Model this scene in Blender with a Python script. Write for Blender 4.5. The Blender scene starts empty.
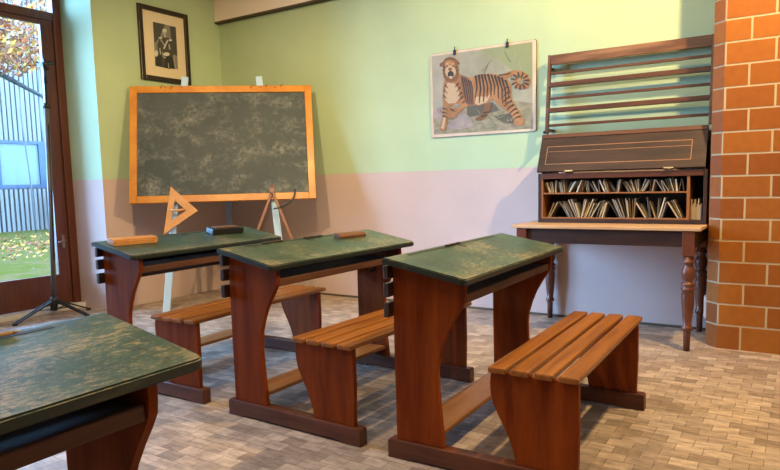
import bpy, bmesh, math, random, mathutils.geometry
from mathutils import Vector, Matrix
from math import sin, cos, pi, radians

C = bpy.context.scene.collection
scn = bpy.context.scene
random.seed(7)

# ------------------------------------------------------------------ camera
F = Vector((-0.54899306, 0.82908347, -0.10595856))
R = Vector((0.83500114, 0.54965954, -0.02544572))
U = Vector((-0.0371445, 0.10244504, 0.99404492))
cam_d = bpy.data.cameras.new('camera')
cam = bpy.data.objects.new('camera', cam_d)
C.objects.link(cam)
CAM = Vector((5.3419, -5.1282, 1.1237))
cam.matrix_world = Matrix(((R.x, U.x, -F.x, CAM.x), (R.y, U.y, -F.y, CAM.y), (R.z, U.z, -F.z, CAM.z), (0, 0, 0, 1)))
cam_d.sensor_fit = 'HORIZONTAL'
cam_d.sensor_width = 36
cam_d.lens = 650.3373 / 780 * 36
cam_d.shift_x = 14.46 / 780
cam_d.shift_y = 15.98 / 780
cam_d.clip_start = 0.05
scn.camera = cam

# ------------------------------------------------------------------ view, world, lights
scn.view_settings.view_transform = 'Standard'
scn.view_settings.look = 'None'
scn.view_settings.gamma = 1
scn.view_settings.use_curve_mapping = False
scn.view_settings.exposure = 0.57

SKY, GLOW = 18.0, 34.0
w = bpy.data.worlds.new('world')
scn.world = w
w.use_nodes = True
nt = w.node_tree
bg = nt.nodes['Background']
tc = nt.nodes.new('ShaderNodeTexCoord')
sx = nt.nodes.new('ShaderNodeSeparateXYZ')
cr = nt.nodes.new('ShaderNodeValToRGB')
nt.links.new(tc.outputs['Generated'], sx.inputs[0])
nt.links.new(sx.outputs['Z'], cr.inputs[0])
cr.color_ramp.elements[0].color = (0.30, 0.58, 1.0, 1)
cr.color_ramp.elements[1].color = (0.26, 0.54, 1.0, 1)
# bright patch of overcast sky where the sun stands behind the clouds
dt = nt.nodes.new('ShaderNodeVectorMath')
dt.operation = 'DOT_PRODUCT'
dt.inputs[1].default_value = Vector((-0.66, -0.71, 0.24)).normalized()
nt.links.new(tc.outputs['Generated'], dt.inputs[0])
mxm = nt.nodes.new('ShaderNodeMath')
mxm.operation = 'MAXIMUM'
mxm.inputs[1].default_value = 0.0
nt.links.new(dt.outputs['Value'], mxm.inputs[0])
pw = nt.nodes.new('ShaderNodeMath')
pw.operation = 'POWER'
pw.inputs[1].default_value = 10
nt.links.new(mxm.outputs[0], pw.inputs[0])
ma = nt.nodes.new('ShaderNodeMath')
ma.operation = 'MULTIPLY_ADD'
ma.inputs[1].default_value = GLOW
ma.inputs[2].default_value = SKY
nt.links.new(pw.outputs[0], ma.inputs[0])
nt.links.new(ma.outputs[0], bg.inputs[1])
nt.links.new(cr.outputs[0], bg.inputs[0])


def spot(name, loc, target, power, color, size=75, blend=0.7, radius=0.06):
    d = bpy.data.lights.new(name, 'SPOT')
    d.energy = power
    d.color = color
    d.spot_size = radians(size)
    d.spot_blend = blend
    d.shadow_soft_size = radius
    o = bpy.data.objects.new(name, d)
    C.objects.link(o)
    o.location = loc
    o.rotation_euler = (Vector(target) - Vector(loc)).to_track_quat('-Z', 'Y').to_euler()
    return o


WARM = (1.0, 0.70, 0.34)
spot('spot_light', (5.5, -1.5, 3.3), (4.5, -1.3, 0.6), 335, (1.0, 0.71, 0.33), 150, 0.4, 0.05)
spot('spot_light', (2.3, -3.1, 3.3), (0.9, -0.9, 1.3), 175, (1.0, 0.74, 0.38), 78, 0.8, 0.06)
spot('spot_light', (3.4, -2.7, 3.3), (3.3, 0, 1.5), 135, (1.0, 0.76, 0.40), 110, 0.9, 0.06)
spot('spot_light', (3.6, -3.4, 3.3), (3.3, -2.6, 0), 110, (1.0, 0.74, 0.38), 95, 0.9, 0.06)
# soft fill light added below the ceiling, not a panel of the room
ar = bpy.data.lights.new('ceiling_fill_light', 'AREA')
ar.shape = 'RECTANGLE'
ar.size = 3.0
ar.size_y = 3.0
ar.energy = 55
ar.color = (1.0, 0.80, 0.56)
aro = bpy.data.objects.new('ceiling_fill_light', ar)
C.objects.link(aro)
aro.location = (4.2, -4.6, 3.45)
# daylight portal in the doorway
pt = bpy.data.lights.new('daylight_portal', 'AREA')
pt.shape = 'RECTANGLE'
pt.size = 3.3
pt.size_y = 3.0
pt.cycles.is_portal = True
pto = bpy.data.objects.new('daylight_portal', pt)
C.objects.link(pto)
pto.location = (-0.62, -2.95, 1.6)
pto.rotation_euler = (0, radians(-90), 0)

# ------------------------------------------------------------------ helpers


def lin(r, g, b):
    f = lambda c: (c / 255 / 12.92) if c / 255 <= 0.04045 else ((c / 255 + 0.055) / 1.055) ** 2.4
    return (f(r), f(g), f(b), 1)


def mat(name, col, rough=0.5, metal=0.0, noise=None, spec=0.5, coat=0.0, bump=0.0):
    """noise = (scale xyz, second colour, amount low, amount high)"""
    m = bpy.data.materials.new(name)
    m.use_nodes = True
    n = m.node_tree.nodes
    l = m.node_tree.links
    b = n['Principled BSDF']
    b.inputs['Base Color'].default_value = col
    b.inputs['Roughness'].default_value = rough
    b.inputs['Metallic'].default_value = metal
    b.inputs['Specular IOR Level'].default_value = spec
    b.inputs['Coat Weight'].default_value = coat
    b.inputs['Coat Roughness'].default_value = 0.15
    if noise:
        sc, c2, lo, hi = noise
        t = n.new('ShaderNodeTexCoord')
        mp = n.new('ShaderNodeMapping')
        mp.inputs['Scale'].default_value = sc
        oi = n.new('ShaderNodeObjectInfo')
        ad = n.new('ShaderNodeVectorMath')
        ad.operation = 'ADD'
        mu = n.new('ShaderNodeVectorMath')
        mu.operation = 'SCALE'
        mu.inputs[0].default_value = (3.1, 5.7, 2.3)
        l.new(oi.outputs['Random'], mu.inputs['Scale'])
        l.new(t.outputs['Object'], ad.inputs[0])
        l.new(mu.outputs[0], ad.inputs[1])
        l.new(ad.outputs[0], mp.inputs[0])
        ns = n.new('ShaderNodeTexNoise')
        ns.inputs['Scale'].default_value = 1
        ns.inputs['Detail'].default_value = 5
        ns.inputs['Roughness'].default_value = 0.62
        l.new(mp.outputs[0], ns.inputs[0])
        rp = n.new('ShaderNodeValToRGB')
        rp.color_ramp.elements[0].position = lo
        rp.color_ramp.elements[1].position = hi
        rp.color_ramp.elements[0].color = col
        rp.color_ramp.elements[1].color = c2
        l.new(ns.outputs['Fac'], rp.inputs[0])
        l.new(rp.outputs[0], b.inputs['Base Color'])
        if bump:
            bp = n.new('ShaderNodeBump')
            bp.inputs['Strength'].default_value = bump
            bp.inputs['Distance'].default_value = 0.002
            l.new(ns.outputs['Fac'], bp.inputs['Height'])
            l.new(bp.outputs[0], b.inputs['Normal'])
    return m


def obj(name, bm, m, parent=None, smooth=False, loc=None):
    bm.normal_update()
    me = bpy.data.meshes.new(name)
    bm.to_mesh(me)
    bm.free()
    for mm in (m if isinstance(m, (list, tuple)) else [m]):
        me.materials.append(mm)
    if smooth:
        for p in me.polygons:
            p.use_smooth = True
    o = bpy.data.objects.new(name, me)
    C.objects.link(o)
    if parent:
        o.parent = parent
    if loc:
        o.location = loc
    return o


def tag(o, label, cat, group=None):
    o['label'] = label
    o['category'] = cat
    if group:
        o['group'] = group
    return o


def struct(o):
    o['kind'] = 'structure'
    return o


def empty(name, loc, rz=0, label='', cat='', group=None):
    o = bpy.data.objects.new(name, None)
    C.objects.link(o)
    o.location = loc
    o.rotation_euler = (0, 0, rz)
    o.empty_display_size = 0.1
    return tag(o, label, cat, group)


def box(bm, x0, x1, y0, y1, z0, z1, bev=0.0, M=None, mi=0):
    b = bmesh.new()
    vs = [b.verts.new((x, y, z)) for x in (x0, x1) for y in (y0, y1) for z in (z0, z1)]
    for f in ((0, 1, 3, 2), (4, 6, 7, 5), (0, 4, 5, 1), (2, 3, 7, 6), (0, 2, 6, 4), (1, 5, 7, 3)):
        b.faces.new([vs[i] for i in f])
    if bev:
        bmesh.ops.bevel(b, geom=list(b.edges), offset=bev, segments=2, affect='EDGES', profile=0.5)
    merge(bm, b, M, mi)
    return bm


def merge(bm, b, M=None, mi=0):
    if M is not None:
        bmesh.ops.transform(b, matrix=M, verts=list(b.verts))
    bmesh.ops.recalc_face_normals(b, faces=list(b.faces))
    b.verts.index_update()
    new = [bm.verts.new(v.co) for v in b.verts]
    for f in b.faces:
        try:
            nf = bm.faces.new([new[v.index] for v in f.verts])
            nf.material_index = mi
            nf.smooth = f.smooth
        except ValueError:
            pass
    b.free()


def prism(bm, pts, axis, a0, a1, bev=0.0, M=None, mi=0):
    """pts 2-D outline extruded along axis from a0 to a1. axis 'y': pts=(x,z); 'z': pts=(x,y); 'x': pts=(y,z)"""
    b = bmesh.new()

    def P(p, a):
        return {'y': (p[0], a, p[1]), 'z': (p[0], p[1], a), 'x': (a, p[0], p[1])}[axis]
    v0 = [b.verts.new(P(p, a0)) for p in pts]
    v1 = [b.verts.new(P(p, a1)) for p in pts]
    n = len(pts)
    b.faces.new(v0)
    b.faces.new(v1[::-1])
    for i in range(n):
        b.faces.new((v0[i], v1[i], v1[(i + 1) % n], v0[(i + 1) % n]))
    bmesh.ops.recalc_face_normals(b, faces=list(b.faces))
    if bev:
        es = [e for e in b.edges if (e.verts[0] in v0) == (e.verts[1] in v0)]
        bmesh.ops.bevel(b, geom=es, offset=bev, segments=2, affect='EDGES', profile=0.5)
    merge(bm, b, M, mi)
    return bm


def tube(bm, pts, r, n=10, mi=0, cap=True):
    """round bar through pts; r float or list"""
    pts = [Vector(p) for p in pts]
    rs = r if isinstance(r, (list, tuple)) else [r] * len(pts)
    b = bmesh.new()
    rings = []
    up = None
    for i, p in enumerate(pts):
        d = (pts[min(i + 1, len(pts) - 1)] - pts[max(i - 1, 0)]).normalized()
        if up is None:
            up = Vector((0, 0, 1)) if abs(d.z) < 0.9 else Vector((1, 0, 0))
        s = d.cross(up).normalized()
        t = s.cross(d).normalized()
        up = t
        rings.append([b.verts.new(p + s * cos(2 * pi * k / n) * rs[i] + t * sin(2 * pi * k / n) * rs[i]) for k in range(n)])
    for i in range(len(rings) - 1):
        for k in range(n):
            f = b.faces.new((rings[i][k], rings[i][(k + 1) % n], rings[i + 1][(k + 1) % n], rings[i + 1][k]))
            f.smooth = True
    if cap:
        b.faces.new(rings[0][::-1])
        b.faces.new(rings[-1])
    merge(bm, b, None, mi)
    return bm


def bar(bm, a, c, wd, th, side, bev=0.0, mi=0):
    """rectangular bar from a to c; width wd along side, thickness th along the third axis"""
    a = Vector(a)
    c = Vector(c)
    d = (c - a)
    L = d.length
    d.normalize()
    s = Vector(side)
    s = (s - d * s.dot(d)).normalized()
    t = d.cross(s)
    M = Matrix(((s.x, t.x, d.x, a.x), (s.y, t.y, d.y, a.y), (s.z, t.z, d.z, a.z), (0, 0, 0, 1)))
    box(bm, -wd / 2, wd / 2, -th / 2, th / 2, 0, L, bev, M, mi)
    return bm


def lathe(bm, prof, n=20, loc=(0, 0, 0), mi=0):
    b = bmesh.new()
    rings = [[b.verts.new((loc[0] + r * cos(2 * pi * k / n), loc[1] + r * sin(2 * pi * k / n), loc[2] + z)) for k in range(n)] for z, r in prof]
    for i in range(len(rings) - 1):
        for k in range(n):
            f = b.faces.new((rings[i][k], rings[i][(k + 1) % n], rings[i + 1][(k + 1) % n], rings[i + 1][k]))
            f.smooth = True
    b.faces.new(rings[0][::-1])
    b.faces.new(rings[-1])
    merge(bm, b, None, mi)
    return bm


# ------------------------------------------------------------------ materials
def paint_material():
    m = bpy.data.materials.new('wall_paint')
    m.use_nodes = True
    n = m.node_tree.nodes
    l = m.node_tree.links
    b = n['Principled BSDF']
    b.inputs['Roughness'].default_value = 0.75
    b.inputs['Specular IOR Level'].default_value = 0.25
    g = n.new('ShaderNodeNewGeometry')
    s = n.new('ShaderNodeSeparateXYZ')
    l.new(g.outputs['Position'], s.inputs[0])
    c = n.new('ShaderNodeMath')
    c.operation = 'GREATER_THAN'
    c.inputs[1].default_value = 1.207
    l.new(s.outputs['Z'], c.inputs[0])
    mx = n.new('ShaderNodeMix')
    mx.data_type = 'RGBA'
    l.new(c.outputs[0], mx.inputs['Factor'])
    mx.inputs[6].default_value = PINK
    mx.inputs[7].default_value = GREEN
    ns = n.new('ShaderNodeTexNoise')
    ns.inputs['Scale'].default_value = 2.2
    ns.inputs['Detail'].default_value = 4
    l.new(g.outputs['Position'], ns.inputs[0])
    mr = n.new('ShaderNodeMapRange')
    mr.inputs[1].default_value = 0.3
    mr.inputs[2].default_value = 0.7
    mr.inputs[3].default_value = 0.95
    mr.inputs[4].default_value = 1.05
    l.new(ns.outputs['Fac'], mr.inputs[0])
    vm = n.new('ShaderNodeVectorMath')
    vm.operation = 'SCALE'
    l.new(mx.outputs[2], vm.inputs[0])
    l.new(mr.outputs[0], vm.inputs['Scale'])
    l.new(vm.outputs[0], b.inputs['Base Color'])
    n2 = n.new('ShaderNodeTexNoise')
    n2.inputs['Scale'].default_value = 90
    l.new(g.outputs['Position'], n2.inputs[0])
    bp = n.new('ShaderNodeBump')
    bp.inputs['Strength'].default_value = 0.15
    bp.inputs['Distance'].default_value = 0.002
    l.new(n2.outputs['Fac'], bp.inputs['Height'])
    l.new(bp.outputs[0], b.inputs['Normal'])
    return m


GREEN = (0.41, 0.51, 0.32, 1)
PINK = (0.51, 0.385, 0.35, 1)
M_paint = paint_material()
M_plain = mat('plain_plaster', (0.62, 0.60, 0.55, 1), 0.8)
M_beam = mat('beam_paint', (0.86, 0.72, 0.62, 1), 0.7)
M_dline = mat('dark_line', (0.08, 0.055, 0.03, 1), 0.7)  # dark strip colour, for the beam's painted shadow and the floor line
M_stone = mat('sill_stone', (0.42, 0.41, 0.42, 1), 0.6, noise=((6, 6, 6), (0.55, 0.54, 0.55, 1), 0.35, 0.65))
M_doorw = mat('door_wood', (0.06, 0.014, 0.007, 1), 0.35, noise=((40, 40, 2.5), (0.11, 0.03, 0.013, 1), 0.35, 0.7))
M_metal = mat('brushed_metal', (0.30, 0.26, 0.20, 1), 0.35, 1.0)
M_red = mat('stained_wood', (0.125, 0.021, 0.0035, 1), 0.5, noise=((16, 16, 1.8), (0.24, 0.050, 0.007, 1), 0.35, 0.7), spec=0.08)
M_run = mat('runner_wood', (0.055, 0.012, 0.005, 1), 0.4, noise=((3, 30, 26), (0.13, 0.036, 0.014, 1), 0.35, 0.7))
M_seat = mat('seat_wood', (0.16, 0.048, 0.009, 1), 0.36, noise=((30, 2.0, 30), (0.32, 0.118, 0.022, 1), 0.32, 0.7), spec=0.35, coat=0.08)
M_foot = mat('foot_board_wood', (0.20, 0.075, 0.02, 1), 0.4, noise=((26, 2, 20), (0.32, 0.14, 0.045, 1), 0.35, 0.7))
M_shelf = mat('shelf_wood', (0.06, 0.018, 0.007, 1), 0.6, noise=((26, 2, 20), (0.13, 0.045, 0.016, 1), 0.35, 0.7))
M_dark = mat('dark_stained_slat', (0.022, 0.012, 0.012, 1), 0.35, noise=((20, 2, 20), (0.05, 0.028, 0.026, 1), 0.35, 0.7))
M_black = mat('black_metal', (0.010, 0.010, 0.012, 1), 0.4, 0.0)
M_groove = mat('groove_shade', (0.02, 0.018, 0.012, 1), 0.5)


def desk_top_material():
    m = bpy.data.materials.new('worn_green_paint')
    m.use_nodes = True
    n = m.node_tree.nodes
    l = m.node_tree.links
    b = n['Principled BSDF']
    t = n.new('ShaderNodeTexCoord')
    oi = n.new('ShaderNodeObjectInfo')
    mu = n.new('ShaderNodeVectorMath')
    mu.operation = 'SCALE'
    mu.inputs[0].default_value = (7.1, 9.7, 0)
    l.new(oi.outputs['Random'], mu.inputs['Scale'])
    ad = n.new('ShaderNodeVectorMath')
    ad.operation = 'ADD'
    l.new(t.outputs['Object'], ad.inputs[0])
    l.new(mu.outputs[0], ad.inputs[1])

    def noise(scale, vec, det=6, rough=0.6):
        mp = n.new('ShaderNodeMapping')
        mp.inputs['Scale'].default_value = vec
        l.new(ad.outputs[0], mp.inputs[0])
        x = n.new('ShaderNodeTexNoise')
        x.inputs['Scale'].default_value = scale
        x.inputs['Detail'].default_value = det
        x.inputs['Roughness'].default_value = rough
        l.new(mp.outputs[0], x.inputs[0])
        return x.outputs['Fac']

    def ramp(src, lo, hi, c0=(0, 0, 0, 1), c1=(1, 1, 1, 1)):
        r = n.new('ShaderNodeValToRGB')
        r.color_ramp.elements[0].position = lo
        r.color_ramp.elements[1].position = hi
        r.color_ramp.elements[0].color = c0
        r.color_ramp.elements[1].color = c1
        l.new(src, r.inputs[0])
        return r.outputs[0]

    def mix(fac, a, c):
        x = n.new('ShaderNodeMix')
        x.data_type = 'RGBA'
        l.new(fac, x.inputs['Factor'])
        for i, s in ((6, a), (7, c)):
            if isinstance(s, tuple):
                x.inputs[i].default_value = s
            else:
                l.new(s, x.inputs[i])
        return x.outputs[2]
    base = ramp(noise(5, (1, 1, 1)), 0.35, 0.65, (0.010, 0.034, 0.025, 1), (0.028, 0.072, 0.050, 1))
    big = noise(3.5, (1.4, 0.8, 1), 3)
    fine = noise(60, (1.4, 0.45, 1), 10, 0.85)
    # value = 0.5*big + 0.8*fine + edge wear
    hf = n.new('ShaderNodeMath')
    hf.operation = 'MULTIPLY'
    hf.inputs[1].default_value = 0.45
    l.new(big, hf.inputs[0])
    sm = n.new('ShaderNodeMath')
    sm.operation = 'MULTIPLY_ADD'
    sm.inputs[1].default_value = 1.0
    l.new(fine, sm.inputs[0])
    l.new(hf.outputs[0], sm.inputs[2])
    sx_ = n.new('ShaderNodeSeparateXYZ')
    l.new(t.outputs['Object'], sx_.inputs[0])
    mr = n.new('ShaderNodeMapRange')
    mr.inputs[1].default_value = 0.27
    mr.inputs[2].default_value = 0.37
    mr.inputs[3].default_value = 0
    mr.inputs[4].default_value = 0.07
    l.new(sx_.outputs['X'], mr.inputs[0])
    a2 = n.new('ShaderNodeMath')
    a2.operation = 'ADD'
    l.new(sm.outputs[0], a2.inputs[0])
    l.new(mr.outputs[0], a2.inputs[1])
    wear = ramp(a2.outputs[0], 0.745, 0.86, (0, 0, 0, 1), (0.9, 0.9, 0.9, 1))
    wood = ramp(noise(9, (1, 1, 1)), 0.35, 0.65, (0.19, 0.18, 0.12, 1), (0.32, 0.24, 0.12, 1))
    col = mix(wear, base, wood)
    scratch = ramp(noise(60, (3, 0.35, 1), 6, 0.75), 0.58, 0.72, (0, 0, 0, 1), (0.75, 0.75, 0.75, 1))
    col = mix(scratch, col, (0.17, 0.20, 0.15, 1))
    dk = ramp(noise(20, (0.7, 1.6, 1), 5, 0.65), 0.60, 0.70)
    col = mix(dk, col, (0.012, 0.018, 0.013, 1))
    # the vertical edges keep dark, worn paint
    l.new(col, b.inputs['Base Color'])
    rr = n.new('ShaderNodeMapRange')
    rr.inputs[3].default_value = 0.34
    rr.inputs[4].default_value = 0.52
    l.new(fine, rr.inputs[0])
    l.new(rr.outputs[0], b.inputs['Roughness'])
    b.inputs['Coat Weight'].default_value = 0.2
    b.inputs['Coat Roughness'].default_value = 0.25
    bp = n.new('ShaderNodeBump')
    bp.inputs['Strength'].default_value = 0.25
    bp.inputs['Distance'].default_value = 0.002
    l.new(a2.outputs[0], bp.inputs['Height'])
    l.new(bp.outputs[0], b.inputs['Normal'])
    return m


M_top = desk_top_material()
M_topedge = mat('dark_worn_edge', (0.008, 0.014, 0.010, 1), 0.4, noise=((14, 5, 14), (0.05, 0.045, 0.022, 1), 0.62, 0.80))


def floor_material():
    m = bpy.data.materials.new('wood_block_floor')
    m.use_nodes = True
    n = m.node_tree.nodes
    l = m.node_tree.links
    b = n['Principled BSDF']
    g = n.new('ShaderNodeNewGeometry')
    wob = n.new('ShaderNodeTexNoise')
    wob.inputs['Scale'].default_value = 3
    l.new(g.outputs['Position'], wob.inputs[0])
    wm = n.new('ShaderNodeVectorMath')
    wm.operation = 'MULTIPLY_ADD'
    wm.inputs[1].default_value = (0.012, 0.012, 0)
    l.new(wob.outputs['Color'], wm.inputs[0])
    l.new(g.outputs['Position'], wm.inputs[2])
    br = n.new('ShaderNodeTexBrick')
    br.offset = 0.42
    br.inputs['Scale'].default_value = 1
    br.inputs['Brick Width'].default_value = 0.105
    br.inputs['Row Height'].default_value = 0.075
    br.inputs['Mortar Size'].default_value = 0.0016
    br.inputs['Mortar Smooth'].default_value = 0.3
    br.inputs['Bias'].default_value = 0.0
    br.inputs['Color1'].default_value = (0.235, 0.170, 0.130, 1)
    br.inputs['Color2'].default_value = (0.45, 0.345, 0.27, 1)
    br.inputs['Mortar'].default_value = (0.15, 0.10, 0.07, 1)
    l.new(wm.outputs[0], br.inputs[0])
    ns = n.new('ShaderNodeTexNoise')
    ns.inputs['Scale'].default_value = 20
    ns.inputs['Detail'].default_value = 8
    ns.inputs['Roughness'].default_value = 0.7
    mp = n.new('ShaderNodeMapping')
    mp.inputs['Scale'].default_value = (0.5, 1.5, 1)
    l.new(g.outputs['Position'], mp.inputs[0])
    l.new(mp.outputs[0], ns.inputs[0])
    r = n.new('ShaderNodeMapRange')
    r.inputs[1].default_value = 0.3
    r.inputs[2].default_value = 0.7
    r.inputs[3].default_value = 0.50
    r.inputs[4].default_value = 1.42
    l.new(ns.outputs['Fac'], r.inputs[0])
    vm = n.new('ShaderNodeVectorMath')
    vm.operation = 'SCALE'
    l.new(br.outputs['Color'], vm.inputs[0])
    l.new(r.outputs[0], vm.inputs['Scale'])
    l.new(vm.outputs[0], b.inputs['Base Color'])
    b.inputs['Roughness'].default_value = 0.48
    bp = n.new('ShaderNodeBump')
    bp.inputs['Strength'].default_value = 0.5
    bp.inputs['Distance'].default_value = 0.002
    iv = n.new('ShaderNodeMath')
    iv.operation = 'SUBTRACT'
    l.new(ns.outputs['Fac'], iv.inputs[0])
    l.new(br.outputs['Fac'], iv.inputs[1])
    l.new(iv.outputs[0], bp.inputs['Height'])
    l.new(bp.outputs[0], b.inputs['Normal'])
    return m


# ------------------------------------------------------------------ room shell
RX, FY, H = 8.2, -7.6, 3.6
DY0, DY1, DX = -1.525, -4.30, -0.5      # door recess
struct(obj('floor', box(bmesh.new(), DX - 0.06, RX, FY, 0.0, -0.12, 0), floor_material()))
struct(obj('ceiling', box(bmesh.new(), -0.7, RX + 0.2, FY - 0.2, 0.2, H, H + 0.15), M_plain))
struct(obj('wall_back', box(bmesh.new(), -0.7, RX, 0.0, 0.15, -0.1, H), M_paint))
b = bmesh.new()
box(b, DX - 0.1, 0.0, DY0, 0.0, -0.1, H)
struct(obj('wall_left', b, M_paint))
b = bmesh.new()
box(b, DX - 0.1, 0.0, FY, DY1, -0.1, H)
box(b, DX - 0.1, 0.0, DY1, DY0, 3.12, H)
struct(obj('wall_left', b, M_paint))
struct(obj('wall_right', box(bmesh.new(), RX, RX + 0.15, FY, 0.15, -0.1, H), M_plain))
struct(obj('wall_front', box(bmesh.new(), -0.7, RX, FY - 0.15, FY, -0.1, H), M_plain))
# pale beam above the back wall's paint
b = bmesh.new()
box(b, 0.0, 4.83, -0.06, 0.0, 2.862, H, 0.003, mi=0)
box(b, 0.0, 4.83, -0.063, 0.0, 2.846, 2.862, mi=1)  # shadow under the beam, put in as a dark strip
struct(obj('trim_1', b, [M_beam, M_dline]))
b = bmesh.new()
box(b, 0.0, 0.07, -0.22, -0.06, 3.09, 3.14, 0.004)
struct(obj('trim_2', b, M_doorw))
# thin dark strip added along the line where back wall meets floor
struct(obj('floor_line_back', box(bmesh.new(), 0.0, 4.82, -0.008, 0.0, 0.0, 0.018), M_dline))

# brick pillar
M_mort = mat('mortar', (0.42, 0.31, 0.18, 1), 0.85)
M_brick = bpy.data.materials.new('orange_brick')
M_brick.use_nodes = True
_n = M_brick.node_tree.nodes
_l = M_brick.node_tree.links
_b = _n['Principled BSDF']
_b.inputs['Roughness'].default_value = 0.5
_b.inputs['Specular IOR Level'].default_value = 0.25
_g = _n.new('ShaderNodeNewGeometry')
_r = _n.new('ShaderNodeValToRGB')
_r.color_ramp.elements[0].color = (0.21, 0.055, 0.007, 1)
_r.color_ramp.elements[1].color = (0.29, 0.092, 0.011, 1)
_l.new(_g.outputs['Random Per Island'], _r.inputs[0])
_x = _n.new('ShaderNodeTexNoise')
_x.inputs['Scale'].default_value = 22
_x.inputs['Detail'].default_value = 5
_l.new(_g.outputs['Position'], _x.inputs[0])
_m = _n.new('ShaderNodeMapRange')
_m.inputs[3].default_value = 0.8
_m.inputs[4].default_value = 1.2
_l.new(_x.outputs['Fac'], _m.inputs[0])
_v = _n.new('ShaderNodeVectorMath')
_v.operation = 'SCALE'
_l.new(_r.outputs[0], _v.inputs[0])
_l.new(_m.outputs[0], _v.inputs['Scale'])
_l.new(_v.outputs[0], _b.inputs['Base Color'])

PA = [(4.826, 0.0), (4.826, -0.425), (4.898, -0.497), (5.242, -0.497), (5.314, -0.425), (5.314, 0.0)]
cum = [0]
for i in range(len(PA) - 1):
    cum.append(cum[-1] + math.dist(PA[i], PA[i + 1]))


def along(s):
    s = max(0, min(cum[-1], s))
    for i in range(len(PA) - 1):
        if s <= cum[i + 1] + 1e-9:
            t = (s - cum[i]) / (cum[i + 1] - cum[i])
            return (PA[i][0] + (PA[i + 1][0] - PA[i][0]) * t, PA[i][1] + (PA[i + 1][1] - PA[i][1]) * t)


b = bmesh.new()
prism(b, PA, 'z', 0, H)
sB = cum[2]
course = 0.1357
for k in range(27):
    z0 = 0.018 + k * course + 0.006 if k else 0.001
    z1 = 0.018 + (k + 1) * course - 0.006
    if z1 > H:
        z1 = H
    js = [sB + j * 0.268 + (0 if k % 2 else 0.134) + (0.004 * ((k * 7) % 3 - 1)) for j in range(-3, 4)]
    js = [0] + [j for j in js if 0.03 < j < cum[-1] - 0.03] + [cum[-1]]
    for a, c in zip(js[:-1], js[1:]):
        a2, c2 = a + 0.007, c - 0.007
        pts = [a2] + [q for q in cum[1:-1] if a2 + 0.004 < q < c2 - 0.004] + [c2]
        inner = [along(s) for s in pts]
        cx, cy = 5.07, -0.2
        outer = []
        for (x, y) in inner:
            dx, dy = x - cx, y - cy
            ox = 0.002 if x > 5.0 else -0.002
            oy = -0.002 if y < -0.42 else 0
            if -0.49 < y < -0.43:
                ox *= 0.7
                oy = -0.0015
            if 4.9 < x < 5.24:
                ox = 0
            outer.append((x + ox, y + oy))
        bb = bmesh.new()
        back = [(x + (0.01 if x < 5.07 else -0.01), y + (0.01 if y < -0.42 else 0)) for x, y in inner]
        poly = outer + back[::-1]
        prism(bb, poly, 'z', max(z0, 0.001), z1)
        bmesh.ops.triangulate(bb, faces=[f for f in bb.faces if len(f.verts) > 4])
        merge(b, bb, None, 1)
struct(obj('brick_pillar', b, [M_mort, M_brick]))
b = bmesh.new()
box(b, 4.806, 4.824, -0.40, -0.35, 0.17, 0.32, 0.004)
tag(obj('junction_box', b, mat('white_plastic', (0.6, 0.58, 0.55, 1), 0.4)), 'small white junction box low on the left side of the brick pillar', 'junction box')

# ------------------------------------------------------------------ glazed double door
M_glass = bpy.data.materials.new('door_glass')
M_glass.use_nodes = True
_n = M_glass.node_tree.nodes
_l = M_glass.node_tree.links
_n.clear()
_o = _n.new('ShaderNodeOutputMaterial')
_t = _n.new('ShaderNodeBsdfTransparent')
_t.inputs[0].default_value = (0.93, 0.96, 0.97, 1)
_gl = _n.new('ShaderNodeBsdfGlossy')
_gl.inputs['Roughness'].default_value = 0.02
_mx = _n.new('ShaderNodeMixShader')
_fr = _n.new('ShaderNodeFresnel')
_fr.inputs[0].default_value = 1.35
_l.new(_fr.outputs[0], _mx.inputs[0])
_l.new(_t.outputs[0], _mx.inputs[1])
_l.new(_gl.outputs[0], _mx.inputs[2])
_l.new(_mx.outputs[0], _o.inputs[0])

struct(obj('trim_3', box(bmesh.new(), DX - 0.08, -0.40, DY1 + 0.002, DY0 - 0.002, 0.0, 0.045, 0.003), M_stone))
# frame around both leaves
b = bmesh.new()
for y0, y1 in ((DY0 - 0.075, DY0 - 0.001), (DY1 + 0.001, DY1 + 0.075)):
    box(b, DX - 0.05, DX + 0.035, y0, y1, 0.045, 3.119, 0.004)
box(b, DX - 0.05, DX + 0.035, DY1 + 0.075, DY0 - 0.075, 3.07, 3.119, 0.004)
box(b, DX - 0.05, DX + 0.025, DY1 + 0.075, DY0 - 0.075, 2.66, 2.735, 0.004)
fr = struct(obj('door_frame', b, M_doorw))
g = box(bmesh.new(), DX - 0.012, DX - 0.006, DY1 + 0.072, DY0 - 0.072, 2.733, 3.072)
obj('pane', g, M_glass, fr)


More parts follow.
